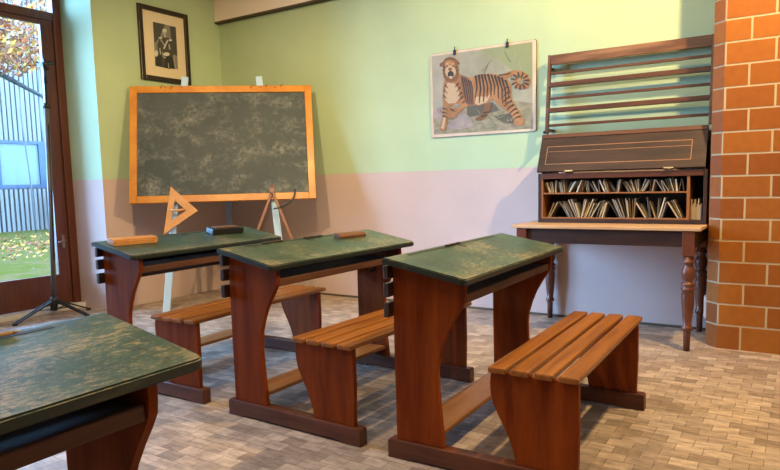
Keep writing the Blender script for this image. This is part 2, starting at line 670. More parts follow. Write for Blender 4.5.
def leaf(name, ya, yb, handle):
    b = bmesh.new()
    st = 0.115
    x0, x1 = DX - 0.03, DX + 0.015
    box(b, x0, x1, ya - st, ya, 0.05, 2.657, 0.004)
    box(b, x0, x1, yb, yb + st, 0.05, 2.657, 0.004)
    box(b, x0, x1, yb + st, ya - st, 0.05, 0.335, 0.004)
    box(b, x0, x1, yb + st, ya - st, 2.62, 2.657, 0.004)
    box(b, x1 - 0.004, x1 + 0.004, yb + st + 0.05, ya - st - 0.05, 0.10, 0.285, 0.003)
    d = struct(obj(name, b, M_doorw))
    obj('pane', box(bmesh.new(), DX - 0.012, DX - 0.006, yb + st - 0.003, ya - st + 0.003, 0.332, 2.623), M_glass, d)
    b = bmesh.new()
    yy = handle
    box(b, x1, x1 + 0.006, yy - 0.014, yy + 0.014, 0.58, 0.70, 0.002)
    tube(b, [(x1 + 0.004, yy, 0.65), (x1 + 0.045, yy, 0.65), (x1 + 0.05, yy - 0.02, 0.648), (x1 + 0.05, yy - 0.075, 0.64)], 0.007, 8)
    obj('door_handle', b, M_metal, d)
    return d


leaf('door_1', -1.602, -2.90, -1.655)
leaf('door_2', -2.904, -4.223, -2.955)

# ------------------------------------------------------------------ outside
M_lawn = mat('lawn', (0.052, 0.046, 0.008, 1), 1.0, noise=((3, 3, 3), (0.085, 0.050, 0.022, 1), 0.42, 0.66), spec=0.0)
struct(obj('ground', box(bmesh.new(), -26, DX - 0.1, -14, 16, -0.35, -0.18), M_lawn))
M_slat = mat('pale_cladding', (0.1080, 0.0850, 0.0706, 1), 0.8, noise=((20, 20, 1), (0.1440, 0.1152, 0.0936, 1), 0.3, 0.7))
M_slatb = mat('cladding_gap', (0.0114, 0.0146, 0.0179, 1), 0.8)
bl = empty('building', (-16, 6, -0.18), 0, 'pale building clad in vertical slats across the lawn, with a window', 'building')
b = bmesh.new()
box(b, -1.0, -0.08, -8, 9, 0, 7.6)
obj('wall', b, M_slatb, bl)
b = bmesh.new()
y = -8.0
while y < 9:
    if -0.45 < y < 1.25:
        box(b, -0.08, 0.0, y, y + 0.112, 2.92, 7.6)
    else:
        box(b, -0.08, 0.0, y, y + 0.112, 2.92, 7.6)
        box(b, -0.08, -0.02, y + 0.02, y + 0.12, 1.4, 2.9) if y < -0.45 or y > 1.25 else None
    box(b, -0.08, 0.03, y + 0.01, y + 0.10, 0.0, 1.36)
    y += 0.155
cl = obj('slat_cladding', b, M_slat, bl)
b = bmesh.new()
box(b, -0.10, 0.0, -0.42, 1.2, 1.38, 1.50)
box(b, -0.10, 0.0, -0.42, 1.2, 2.82, 2.92)
box(b, -0.10, 0.0, -0.42, -0.28, 1.5, 2.82)
box(b, -0.10, 0.0, 0.98, 1.2, 1.5, 2.82)
wf = obj('window', b, mat('blue_grey_frame', (0.0097, 0.0194, 0.0389, 1), 0.5), bl)
obj('pane', box(bmesh.new(), -0.079, -0.06, -0.28, 0.98, 1.5, 2.82), mat('pale_blind', (0.0842, 0.0972, 0.0972, 1), 0.5), wf)
b = bmesh.new()
box(b, -1.1, 0.25, -8.1, 9.1, 7.6, 7.8)
obj('roof', b, M_slatb, bl)
# pale young trunks in front of the building
for yy, rr in ((5.75, 0.028), (6.35, 0.035), (6.75, 0.026)):
    b = bmesh.new()
    tube(b, [(-14.6, yy + 0.15, -0.2), (-14.6, yy + 0.1, 1.6), (-14.65, yy, 3.4), (-14.6, yy + 0.06, 5.2)], [rr, rr, rr * .8, rr * .5], 7)
    o = obj('sapling', b, mat('pale_bark', (0.0713, 0.0680, 0.0648, 1), 0.8))
    tag(o, 'thin pale sapling trunk on the lawn in front of the slatted building', 'sapling', 'pale saplings on the lawn')


def leaves(name, centres, count, size, m, parent=None, seed=1):
    rnd = random.Random(seed)
    b = bmesh.new()
    for _ in range(count):
        c, r = rnd.choice(centres)
        d = Vector((rnd.gauss(0, 1), rnd.gauss(0, 1), rnd.gauss(0, 1))).normalized() * (rnd.random() ** 0.5)
        p = Vector(c) + Vector((d.x * r[0], d.y * r[1], d.z * r[2]))
        s = size * (0.6 + rnd.random() * 0.8)
        a = Vector((rnd.gauss(0, 1), rnd.gauss(0, 1), rnd.gauss(0, 1))).normalized()
        u = a.orthogonal().normalized()
        v = a.cross(u)
        vs = [b.verts.new(p + u * s), b.verts.new(p + v * s * .5), b.verts.new(p - u * s), b.verts.new(p - v * s * .5)]
        f = b.faces.new(vs)
        f.material_index = rnd.randrange(len(m))
    return obj(name, b, m, parent)


tr = empty('autumn_tree', (-7.0, -1.6, -0.18), 0, 'tree with orange and yellow autumn leaves overhanging the lawn outside the door', 'tree')
b = bmesh.new()
tube(b, [(0, 0, 0), (0.05, 0.1, 1.4), (0, 0.3, 2.9), (-0.1, 0.5, 4.4)], [0.16, 0.13, 0.11, 0.06], 12)
obj('trunk', b, mat('bark', (0.016, 0.014, 0.013, 1), 0.9), tr)
b = bmesh.new()
tube(b, [(0, 0.3, 2.8), (0.1, 1.2, 3.4), (0, 2.0, 3.62), (0.05, 2.9, 3.40), (0, 4.2, 2.85)], [0.08, 0.07, 0.06, 0.05, 0.02], 9)
tube(b, [(0, 0.4, 3.6), (0.3, 1.6, 4.0), (0.2, 3.0, 4.2)], [0.06, 0.04, 0.015], 8)
obj('branch', b, bpy.data.materials['bark'], tr)
LM = [mat('leaf_orange', (0.30, 0.058, 0.004, 1), 0.8), mat('leaf_yellow', (0.34, 0.15, 0.008, 1), 0.8),
      mat('leaf_russet', (0.15, 0.040, 0.014, 1), 0.8), mat('leaf_pale', (0.26, 0.13, 0.05, 1), 0.8)]
leaves('foliage', [((0, 1.5, 4.3), (1.3, 1.6, 0.75)), ((0.2, 3.0, 4.25), (1.0, 1.5, 0.72)), ((-0.2, -0.6, 4.3), (1.3, 1.4, 0.8)),
                   ((0.2, 2.6, 3.75), (0.7, 1.1, 0.4)), ((0.1, 1.9, 3.35), (0.5, 0.8, 0.3))], 7500, 0.055, LM, tr, 3)
bs = empty('bush', (-15.0, 7.5, -0.18), 0, 'grey green bush growing against the slatted building', 'bush')
leaves('foliage', [((0, 0.0, 0.75), (0.5, 0.75, 0.75)), ((0, 0.1, 1.3), (0.4, 0.5, 0.5))], 3000, 0.06,
       [mat('bush_green', (0.0081, 0.0162, 0.0114, 1), 0.6), mat('bush_grey', (0.0194, 0.0308, 0.0243, 1), 0.6)], bs, 5)
b = bmesh.new()
for a in range(5):
    tube(b, [(0, 0, 0), (0.15 * cos(a * 1.3), 0.25 * sin(a * 1.3), 1.2)], [0.03, 0.012], 6)
obj('stem', b, bpy.data.materials['bark'], bs)
leaves('fallen_leaves', [((-10.5, 3.2, -0.172), (4.5, 4.5, 0.004))], 900, 0.05, LM[:3], None, 9)['kind'] = 'stuff'
lf = bpy.data.objects['fallen_leaves']
tag(lf, 'brown autumn leaves fallen on the lawn outside the door', 'leaves')

# ------------------------------------------------------------------ school desks
T0, T1 = 0.0258, 0.3774
H1, H2 = 0.8273, 0.7626
V0, V1 = -0.049, 1.176
US = 0.042


def ztop(u):
    return H1 if u <= US else H1 + (H2 - H1) * (u - US) / (T1 - US)


def make_top():
    b = bmesh.new()
    rc = 0.022
    strip = [(US, V0), (US, V1)]
    left = [(T0, V1), (T0, V0)]
    cor = []
    for (cx, cy, a0) in ((T1 - rc, V0 + rc, -90), (T1 - rc, V1 - rc, 0)):
        for k in range(6):
            a = radians(a0 + k * 18)
            cor.append((cx + rc * cos(a), cy + rc * sin(a)))
    outline = [(T0, V0), (US, V0)] + cor + [(US, V1), (T0, V1)]
    th = 0.026
    top = [b.verts.new((x, y, ztop(x))) for x, y in outline]
    bot = [b.verts.new((x, y, ztop(x) - th)) for x, y in outline]
    n = len(outline)
    b.faces.new([top[0], top[1], top[n - 2], top[n - 1]])
    b.faces.new(top[1:n - 1])
    b.faces.new([bot[0], bot[1], bot[n - 2], bot[n - 1]][::-1])
    b.faces.new(bot[1:n - 1][::-1])
    for i in range(n):
        b.faces.new((top[i], bot[i], bot[(i + 1) % n], top[(i + 1) % n]))
    bmesh.ops.recalc_face_normals(b, faces=list(b.faces))
    es = [e for e in b.edges if (e.verts[0] in top and e.verts[1] in top or e.verts[0] in bot and e.verts[1] in bot)
          and not (abs(e.verts[0].co.x - US) < 1e-6 and abs(e.verts[1].co.x - US) < 1e-6)]
    bmesh.ops.bevel(b, geom=es, offset=0.004, segments=2, affect='EDGES')
    b.normal_update()
    for f in b.faces:
        if f.normal.z < 0.5:
            f.material_index = 1
    return b


PANEL = [(0.038, 0.078), (0.034, 0.40), (0.034, 0.797), (0.105, 0.786), (0.345, 0.740), (0.347, 0.70), (0.343, 0.665), (0.325, 0.632), (0.298, 0.590), (0.270, 0.540),
         (0.248, 0.485), (0.232, 0.430), (0.226, 0.375), (0.228, 0.31), (0.234, 0.23), (0.242, 0.15), (0.250, 0.078)]
BPANEL = [(0.541, 0.078), (0.534, 0.12), (0.519, 0.165), (0.498, 0.21), (0.474, 0.255), (0.455, 0.295), (0.445, 0.335), (0.443, 0.375), (0.447, 0.4175), (0.768, 0.4175), (0.770, 0.25), (0.766, 0.078)]
RUN = [(0.0, 0.0), (0.0, 0.070), (0.008, 0.078), (0.796, 0.078), (0.804, 0.070), (0.804, 0.0), (0.70, 0.0), (0.68, 0.008), (0.12, 0.008), (0.10, 0.0)]


def make_desk(x, y, r, label):
    t = empty('school_desk', (x, y, 0), r, label, 'school desk', 'double school desks with attached benches')
    obj('desk_top', make_top(), [M_top, M_topedge], t)
    # pen groove along the flat strip
    b = bmesh.new()
    prism(b, [(0.052, ztop(0.052) - 0.004), (0.064, ztop(0.064) - 0.004), (0.064, ztop(0.064) + 0.001), (0.052, ztop(0.052) + 0.001)], 'y', 0.10, 1.03)
    obj('pen_groove', b, M_groove, t)
    b = bmesh.new()
    sl = math.atan2(H1 - H2, T1 - US)
    lathe(b, [(-0.003, 0.021), (0.0010, 0.021), (0.0016, 0.019)], 20)
    bmesh.ops.transform(b, matrix=Matrix.Translation((0.082, 0.565, ztop(0.082) + 0.0006)) @ Matrix.Rotation(sl, 4, 'Y'), verts=list(b.verts))
    obj('inkwell_cover', b, M_black, t)
    for v in (0.014, 1.050):
        obj('side_panel', prism(bmesh.new(), PANEL, 'y', v, v + 0.024, 0.002), M_red, t)
        obj('bench_panel', prism(bmesh.new(), BPANEL, 'y', v, v + 0.024, 0.002), M_red, t)
    for v in (0.0, 1.033):
        obj('runner', prism(bmesh.new(), RUN, 'y', v, v + 0.055, 0.004), M_run, t)
    for z0, z1 in ((0.740, 0.794), (0.668, 0.724), (0.586, 0.646)):
        obj('back_slat', box(bmesh.new(), 0.010, 0.0338, -0.022, 1.110, z0, z1, 0.004), M_dark, t)
    b = bmesh.new()
    box(b, 0.036, 0.325, 0.039, 1.049, 0.668, 0.682)
    box(b, 0.318, 0.338, 0.039, 1.049, 0.655, 0.692, 0.006)
    obj('book_shelf', b, M_shelf, t)
    b = bmesh.new()
    box(b, 0.07, 0.09, 0.039, 1.049, 0.10, 0.125)
    box(b, 0.085, 0.235, 0.039, 1.049, 0.118, 0.138, 0.004)
    obj('foot_board', b, M_foot, t)
    us = [(0.444, 0.513), (0.530, 0.599), (0.616, 0.685), (0.703, 0.774)]
    for a, c in us:
        obj('seat_slat', box(bmesh.new(), a, c, -0.012, 1.130, 0.418, 0.441, 0.006), M_seat, t)
    b = bmesh.new()
    box(b, 0.150, 0.166, 1.040, 1.0495, 0.585, 0.65, 0.002)
    tube(b, [(0.158, 1.042, 0.595), (0.158, 1.015, 0.585), (0.158, 1.010, 0.605)], 0.005, 7)
    obj('bag_hook', b, M_black, t)
    return t


DESKS = [
    (3.912, -5.379, 0.0, 'green topped school desk cut off by the left edge, nearest the camera'),
    (1.980, -2.928, 0.020, 'green topped school desk and bench nearest the blackboard, with a wooden box on it'),
    (2.997, -2.938, -0.025, 'middle of the three green topped school desks in a row, brown block on it'),
    (3.949, -2.972, 0.018, 'rightmost green topped school desk with a bench, in front of the dark table'),
]
for d in DESKS:
    make_desk(*d)


def local(i, u, v, z):
    x, y, r, _ = DESKS[i]
    return (x + u * cos(r) - v * sin(r), y + u * sin(r) + v * cos(r), z), r


# things on the desks
M_box = mat('light_box_wood', (0.50, 0.20, 0.055, 1), 0.35, noise=((4, 30, 30), (0.62, 0.30, 0.10, 1), 0.35, 0.7))
M_ink = mat('black_box', (0.012, 0.011, 0.012, 1), 0.35)
M_inktop = mat('worn_leather_lid', (0.10, 0.05, 0.028, 1), 0.5)


def on_slope(o, i, u, v, rot):
    """stand an object on the sloping part of desk i's top"""
    x, y, r, _ = DESKS[i]
    sl = math.atan2(H1 - H2, T1 - US)
    o.matrix_world = (Matrix.Translation((x, y, 0)) @ Matrix.Rotation(r, 4, 'Z') @ Matrix.Translation((u, v, ztop(u) + 0.0008))
                      @ Matrix.Rotation(sl, 4, 'Y') @ Matrix.Rotation(rot, 4, 'Z'))


t = empty('pencil_box', (0, 0, 0), 0, 'light orange wooden pencil box lying on the desk nearest the blackboard', 'pencil box')
obj('box_body', box(bmesh.new(), -0.034, 0.034, -0.140, 0.140, 0, 0.026, 0.002), M_box, t)
obj('sliding_lid', box(bmesh.new(), -0.029, 0.029, -0.138, 0.143, 0.0262, 0.033, 0.0015), M_box, t)
on_slope(t, 1, 0.145, 0.135, radians(-5))

t = empty('ink_stand', (0, 0, 0), 0, 'flat black inkstand with brown lid on the desk nearest the blackboard', 'inkstand')
obj('stand_body', box(bmesh.new(), -0.036, 0.036, -0.13, 0.13, 0, 0.040, 0.004), M_ink, t)
obj('lid', box(bmesh.new(), -0.026, 0.026, -0.10, 0.10, 0.0402, 0.047, 0.002), M_inktop, t)
on_slope(t, 1, 0.148, 0.86, radians(-5))

b = bmesh.new()
prism(b, [(-0.024, 0), (0.024, 0), (0.024, 0.014), (0.010, 0.024), (-0.024, 0.024)], 'y', -0.115, 0.115, 0.0015)
o = obj('wooden_block', b, mat('block_wood', (0.13, 0.05, 0.02, 1), 0.4))
on_slope(o, 2, 0.133, 0.86, radians(-4))
tag(o, 'flat brown wooden block on the far end of the middle desk', 'wooden block')


def pen(i, v, L, m, label, a=0, u=0.06):
    (p, r) = local(i, u, v, ztop(u) + 0.0066)
    b = bmesh.new()
    tube(b, [(0, -L / 2, 0), (0, L / 2 - 0.02, 0)], 0.0045, 8)
    tube(b, [(0, L / 2 - 0.02, 0), (0, L / 2, 0)], [0.0045, 0.001], 8)
    o = obj('dip_pen', b, m, loc=p)
    o.rotation_euler = (0, 0, r + a)
    tag(o, label, 'pen')


M_pen = mat('pen_wood', (0.05, 0.03, 0.02, 1), 0.4)
pen(2, 0.30, 0.16, M_pen, 'dark dip pen lying in the groove at the near end of the middle desk')
pen(2, 0.62, 0.17, M_pen, 'dark dip pen lying mid-groove on the middle desk', 0.03)
pen(3, 0.52, 0.17, M_pen, 'dark dip pen in the groove of the rightmost desk', 0.02)
pen(0, 0.86, 0.20, mat('pen_light', (0.30, 0.17, 0.06, 1), 0.4), 'long wooden pen in the groove of the desk nearest the camera')

# ------------------------------------------------------------------ blackboard on its easel
BX, BY, BA, BT, BW, BH, BZ = 0.887, -0.892, 0.715, 0.276, 1.683, 1.125, 0.983
u_ = Vector((cos(BA), sin(BA), 0))
n_ = Vector((-sin(BA), cos(BA), 0))
w_ = n_ * sin(BT) + Vector((0, 0, cos(BT)))
k_ = u_.cross(w_)          # towards the room / viewer side is +k or -k
if k_.dot(F) > 0:
    k_ = -k_
O_ = Vector((BX, BY, BZ))


def bmat(off=0.0):
    M = Matrix(((u_.x, -k_.x, w_.x, 0), (u_.y, -k_.y, w_.y, 0), (u_.z, -k_.z, w_.z, 0), (0, 0, 0, 1)))
    M.translation = O_ + k_ * off
    return M


# local board axes: x along width, y away from viewer, z up the board
def board_material():
    m = bpy.data.materials.new('chalkboard')
    m.use_nodes = True
    n = m.node_tree.nodes
    l = m.node_tree.links
    b = n['Principled BSDF']
    b.inputs['Roughness'].default_value = 0.6
    t = n.new('ShaderNodeTexCoord')

    def noise(scale, vec, det, lo, hi):
        mp = n.new('ShaderNodeMapping')
        mp.inputs['Scale'].default_value = vec
        l.new(t.outputs['Object'], mp.inputs[0])
        x = n.new('ShaderNodeTexNoise')
        x.inputs['Scale'].default_value = scale
        x.inputs['Detail'].default_value = det
        x.inputs['Roughness'].default_value = 0.65
        l.new(mp.outputs[0], x.inputs[0])
        r = n.new('ShaderNodeMapRange')
        r.inputs[1].default_value = lo
        r.inputs[2].default_value = hi
        l.new(x.outputs['Fac'], r.inputs[0])
        return r.outputs[0]
    a = noise(4.2, (1, 1, 1.3), 5, 0.46, 0.74)
    c = noise(30, (1, 1, 1), 8, 0.38, 0.74)
    mu = n.new('ShaderNodeMath')
    mu.operation = 'MULTIPLY'
    l.new(a, mu.inputs[0])
    l.new(c, mu.inputs[1])
    haze = noise(1.6, (1, 1, 1), 3, 0.2, 0.8)
    hz = n.new('ShaderNodeMath')
    hz.operation = 'MULTIPLY_ADD'
    hz.inputs[1].default_value = 0.12
    l.new(haze, hz.inputs[0])
    l.new(mu.outputs[0], hz.inputs[2])
    mx = n.new('ShaderNodeMix')
    mx.data_type = 'RGBA'
    l.new(hz.outputs[0], mx.inputs['Factor'])
    mx.inputs[6].default_value = (0.022, 0.037, 0.047, 1)
    mx.inputs[7].default_value = (0.34, 0.35, 0.34, 1)
    l.new(mx.outputs[2], b.inputs['Base Color'])
    return m


M_frame = mat('varnished_pine', (0.50, 0.17, 0.012, 1), 0.35, noise=((7, 7, 7), (0.62, 0.26, 0.022, 1), 0.35, 0.7), coat=0.2)
M_white = mat('pale_blue_paint', (0.40, 0.60, 0.86, 1), 0.5)
M_hole = mat('dark_knot', (0.10, 0.03, 0.01, 1), 0.5)


def bobj(name, bm, m, parent):
    o = obj(name, bm, m, parent)
    return o


board = bpy.data.objects.new('blackboard', None)
C.objects.link(board)
board.matrix_world = bmat()
tag(board, 'large chalk smeared blackboard in an orange wood frame, standing on a pale easel', 'blackboard')
hw = BW / 2
fw = 0.066
b = bmesh.new()
box(b, -hw, -hw + fw, 0, 0.032, 0, BH, 0.004)
box(b, hw - fw, hw, 0, 0.032, 0, BH, 0.004)
box(b, -hw + fw, hw - fw, 0, 0.032, 0, fw, 0.004)
box(b, -hw + fw, hw - fw, 0, 0.032, BH - fw, BH, 0.004)
bobj('frame', b, M_frame, board)
bobj('writing_surface', box(bmesh.new(), -hw + fw - 0.002, hw - fw + 0.002, 0.014, 0.024, fw - 0.002, BH - fw + 0.002), board_material(), board)
for xx in (-0.56, -0.52, -0.47, -0.37, 0.27, 0.36, 0.41, 0.50, 0.55):
    b = bmesh.new()
    zc = BH - 0.012 - random.random() * 0.02
    tube(b, [(xx, 0.006, zc), (xx, -0.006, zc)], 0.0055, 10)
    if len([c for c in board.children if c.name.startswith('screw')]) % 2 == 0:
        tube(b, [(xx, -0.004, zc), (xx + 0.012, -0.010, zc + 0.022), (xx + 0.026, -0.006, zc + 0.01)], 0.003, 6)
    bobj('screw_hook', b, M_hole, board)

easel = bpy.data.objects.new('easel', None)
C.objects.link(easel)
easel.matrix_world = bmat(-0.034)
tag(easel, 'pale blue painted wooden easel holding up the blackboard', 'easel')
zf = -(BZ / cos(BT))          # where the board plane meets the floor


def floor_fix(x, y, wz):
    return (x, y, wz)


for s in (-1, 1):
    b = bmesh.new()
    bar(b, (s * 0.345, 0.018, 1.235), (s * 0.535, 0.018, zf + 0.012), 0.062, 0.028, (1, 0, 0), 0.003)
    bobj('front_leg', b, M_white, easel)
bobj('cross_bar', box(bmesh.new(), -0.66, 0.66, 0.034, 0.054, 0.02, 0.08, 0.002), M_frame, easel)
bobj('cross_bar', box(bmesh.new(), -0.37, 0.37, 0.034, 0.054, 0.98, 1.04, 0.002), M_white, easel)
M_rear = mat('rear_leg_shaded_paint', (0.20, 0.24, 0.30, 1), 0.5)  # easel paint darkened, the rear leg's shade is in this colour
# rear leg: from the upper bar back to the floor
Mi = easel.matrix_world.inverted()
foot = Mi @ Vector((0.887 - 0.656 * 0.42, -0.892 + 0.755 * 0.42, 0.012))
b = bmesh.new()
bar(b, (0.0, 0.075, 0.98), (foot.x, foot.y, foot.z), 0.055, 0.026, (1, 0, 0), 0.003)
bobj('rear_leg', b, M_rear, easel)

# wooden set square leaning on the board's lower rail
M_tool = mat('pale_tool_wood', (0.50, 0.22, 0.07, 1), 0.4, noise=((10, 10, 10), (0.62, 0.31, 0.12, 1), 0.35, 0.7))
ss = bpy.data.objects.new('set_square', None)
C.objects.link(ss)
ss.matrix_world = bmat(0.006)
tag(ss, 'large wooden triangular set square hanging on the lower left of the blackboard', 'set square')
tri = [Vector((-0.474, 0.145)), Vector((-0.236, -0.088)), Vector((-0.539, -0.299))]
cen = (tri[0] + tri[1] + tri[2]) / 3
inr = []
for i in range(3):
    inr.append(cen + (tri[i] - cen) * 0.43)
b = bmesh.new()
bb = bmesh.new()
y0, y1 = -0.016, -0.002
vo = [[bb.verts.new((p.x, y, p.y)) for p in tri] for y in (y0, y1)]
vi = [[bb.verts.new((p.x, y, p.y)) for p in inr] for y in (y0, y1)]
for i in range(3):
    j = (i + 1) % 3
    for k in (0, 1):
        bb.faces.new((vo[k][i], vo[k][j], vi[k][j], vi[k][i]))
    bb.faces.new((vo[0][i], vo[0][j], vo[1][j], vo[1][i]))
    bb.faces.new((vi[0][i], vi[0][j], vi[1][j], vi[1][i]))
merge(b, bb)
obj('triangle_frame', b, M_tool, ss)
b = bmesh.new()
g0 = inr[0] * 0.30 + inr[2] * 0.70
g0 = (inr[0] + inr[2]) / 2
tube(b, [(g0.x - 0.02, -0.018, g0.y), (g0.x + 0.055, -0.028, g0.y - 0.005), (inr[1].x - 0.005, -0.018, inr[1].y + 0.01)], [0.010, 0.013, 0.010], 10)
obj('grip', b, M_tool, ss)

cp = bpy.data.objects.new('chalk_compass', None)
C.objects.link(cp)
cp.matrix_world = bmat(0.006)
tag(cp, 'reddish wooden chalk compass with a metal arc at the lower right of the blackboard', 'compass')
M_comp = mat('reddish_tool_wood', (0.20, 0.06, 0.022, 1), 0.35)
hx, hz_ = 0.437, 0.075
for ex, ez, y in ((0.262, -0.375, -0.014), (0.600, -0.390, -0.034)):
    b = bmesh.new()
    bar(b, (hx, y, hz_), (ex, y, ez), 0.026, 0.016, (1, 0, 0), 0.003)
    lg = obj('leg', b, M_comp, cp)
    b = bmesh.new()
    d = (Vector((ex, y, ez)) - Vector((hx, y, hz_))).normalized()
    tube(b, [Vector((ex, y, ez)), Vector((ex, y, ez)) + d * 0.035], [0.007, 0.002], 8)
    obj('metal_point', b, M_metal, lg)
b = bmesh.new()
tube(b, [(hx, -0.050, hz_), (hx, -0.002, hz_)], 0.024, 14)
tube(b, [(hx, -0.03, hz_ + 0.01), (hx, -0.03, hz_ + 0.055)], 0.010, 10)
obj('hinge', b, M_comp, cp)
b = bmesh.new()
arc = []
for k in range(11):
    a = radians(-88 + k * 9.5)
    arc.append((0.455 + 0.21 * cos(a) * 1.0 - 0.02, -0.046, 0.06 + 0.16 * sin(a)))
tube(b, arc, 0.008, 8)
obj('metal_arc', b, M_black, cp)

# ------------------------------------------------------------------ framed portrait on the left wall
pf = empty('framed_portrait', (0.0, -0.748, 2.155), 0, 'dark framed black and white portrait of a uniformed person on the left wall', 'picture')
M_ebony = mat('ebony_frame', (0.022, 0.010, 0.007, 1), 0.3)
hw2, hh = 0.297, 0.703
b = bmesh.new()
fwd = 0.045
box(b, 0.0, 0.03, -hw2, -hw2 + fwd, 0, hh, 0.004)
box(b, 0.0, 0.03, hw2 - fwd, hw2, 0, hh, 0.004)
box(b, 0.0, 0.03, -hw2 + fwd, hw2 - fwd, 0, fwd, 0.004)
box(b, 0.0, 0.03, -hw2 + fwd, hw2 - fwd, hh - fwd, hh, 0.004)
obj('frame', b, M_ebony, pf)
obj('mat_board', box(bmesh.new(), 0.004, 0.010, -hw2 + fwd - 0.003, hw2 - fwd + 0.003, fwd - 0.003, hh - fwd + 0.003), mat('cream_mat_board', (0.66, 0.55, 0.38, 1), 0.7), pf)

GREY = [mat('photo_tone_' + n, (v * 1.05, v, v * 0.85, 1), 0.5) for n, v in
        (('deep', 0.02), ('dark', 0.05), ('mid', 0.19), ('light', 0.34), ('pale', 0.55))]


class Strip(list):
    """outline of a brush stroke: first half one side, second half the other side backwards"""


def flat(bm, pts, off, mi, plane):
    if isinstance(pts, Strip):
        n = len(pts) // 2
        tris = [[pts[k], pts[k + 1], pts[-2 - k], pts[-1 - k]] for k in range(n - 1)]
    else:
        tess = mathutils.geometry.tessellate_polygon([[Vector((p[0], p[1], 0)) for p in pts]])
        tris = [[pts[k] for k in t_] for t_ in tess]
    for t_ in tris:
        vs = [bm.verts.new(plane(a, c, off)) for a, c in t_]
        f = bm.faces.new(vs)
        f.material_index = mi
        f.normal_update()
        if f.normal.dot(Vector(plane(0, 0, 1)) - Vector(plane(0, 0, 0))) < 0:
            f.normal_flip()


# photo crop coordinates: 256x470 view, image corners TL(10,60) TR(200,100) BR(217,440) BL(27,410)
def inv_bilinear(TL, TR, BR, BL):
    TL, TR, BR, BL = map(Vector, (TL, TR, BR, BL))

    def f(p):
        p = Vector(p)
        s = t = 0.5
        for _ in range(12):
            q = TL * (1 - s) * (1 - t) + TR * s * (1 - t) + BR * s * t + BL * (1 - s) * t
            ds = (TR - TL) * (1 - t) + (BR - BL) * t
            dt = (BL - TL) * (1 - s) + (BR - TR) * s
            e = p - q
            det = ds.x * dt.y - ds.y * dt.x
            s += (e.x * dt.y - e.y * dt.x) / det
            t += (ds.x * e.y - ds.y * e.x) / det
        return s, t
    return f


def ellipse(cx, cy, rx, ry, n=16, a0=0, a1=360):
    return [(cx + rx * cos(radians(a0 + (a1 - a0) * k / n)), cy + ry * sin(radians(a0 + (a1 - a0) * k / n))) for k in range(n)]


def stroke(pts, w0, w1=None):
    w1 = w0 if w1 is None else w1
    L, Rr = [], []
    n = len(pts)
    for i, p in enumerate(pts):
        a = Vector(pts[max(i - 1, 0)])
        c = Vector(pts[min(i + 1, n - 1)])
        d = (c - a).normalized()
        nn = Vector((-d.y, d.x))
        wd = (w0 + (w1 - w0) * i / (n - 1)) / 2
        L.append(tuple(Vector(p) + nn * wd))
        Rr.append(tuple(Vector(p) - nn * wd))
    return Strip(L + Rr[::-1])


fi = inv_bilinear((10, 60), (200, 100), (217, 440), (27, 410))
PH = (-0.125, 0.150, 0.145, 0.560)   # y0,y1 ; z0,z1 of the photograph inside the mat


def pplane(a, c, off):
    s, t = fi((a, c))
    return (0.011 + off, PH[0] + (PH[1] - PH[0]) * s, PH[3] + (PH[2] - PH[3]) * t)


b = bmesh.new()
lay = [([(10, 60), (200, 100), (217, 440), (27, 410)], 2),
       ([(10, 60), (110, 80), (60, 190), (20, 230)], 1),
       ([(150, 95), (200, 100), (212, 330), (180, 320), (160, 200)], 1),
       ([(25, 290), (120, 320), (150, 438), (27, 410)], 0),
       ([(60, 195), (100, 178), (150, 195), (178, 240), (182, 300), (170, 345), (175, 436), (75, 420), (80, 340), (45, 300), (45, 240)], 1),
       ([(120, 330), (170, 340), (190, 438), (95, 425)], 0),
       (ellipse(104, 140, 18, 26), 3), (ellipse(104, 128, 19, 14), 4), (ellipse(70, 188, 15, 8), 4), (ellipse(152, 206, 15, 8), 4),
       (stroke([(70, 200), (90, 230), (110, 262)], 9), 3), (stroke([(130, 205), (112, 240), (95, 275)], 12), 4), (stroke([(140, 240), (146, 282)], 12), 3),
       (ellipse(118, 318, 26, 15), 4), (ellipse(34, 312, 14, 26), 4), (stroke([(62, 270), (68, 320)], 10), 3), (stroke([(85, 300), (90, 340)], 8), 3),
       (stroke([(104, 165), (108, 185)], 10), 4), (stroke([(130, 390), (135, 430)], 8), 3), (stroke([(180, 330), (190, 435)], 6), 3), (ellipse(100, 345, 8, 5), 4)]
for i, (pts, mi) in enumerate(lay):
    flat(b, pts, 0.0003 * i, mi, pplane)
obj('photograph', b, GREY, pf)

# ------------------------------------------------------------------ tiger wall chart
tp = empty('tiger_poster', (3.0476, -0.001, 1.494), 0, 'old school wall chart of a standing striped tiger, hung by clips on the back wall', 'poster')
PW, PHH = 0.949, 0.715
M_paper = mat('aged_paper', (0.50, 0.38, 0.28, 1), 0.7, noise=((6, 6, 6), (0.60, 0.48, 0.37, 1), 0.35, 0.65))
b = bmesh.new()
outl = []
for (cx, cz, a0) in ((PW / 2 - 0.02, 0.02, -90), (PW / 2 - 0.02, PHH - 0.02, 0), (-PW / 2 + 0.02, PHH - 0.02, 90), (-PW / 2 + 0.02, 0.02, 180)):
    for k in range(4):
        a = radians(a0 + k * 30)
        outl.append((cx + 0.02 * cos(a), cz + 0.02 * sin(a)))
prism(b, outl, 'y', -0.012, -0.004)
obj('paper_board', b, M_paper, tp)
b = bmesh.new()
prism(b, [(x * 1.006, (z - PHH / 2) * 1.008 + PHH / 2) for x, z in outl], 'y', -0.0035, 0.0)
obj('backing_board', b, mat('dark_backing', (0.05, 0.03, 0.02, 1), 0.6), tp)

fi2 = inv_bilinear((30, 88), (478, 22), (468, 408), (27, 438))


def tplane(a, c, off):
    s, t = fi2((a, c))
    return (-PW / 2 + PW * s, -0.0123 - off, PHH - PHH * t)


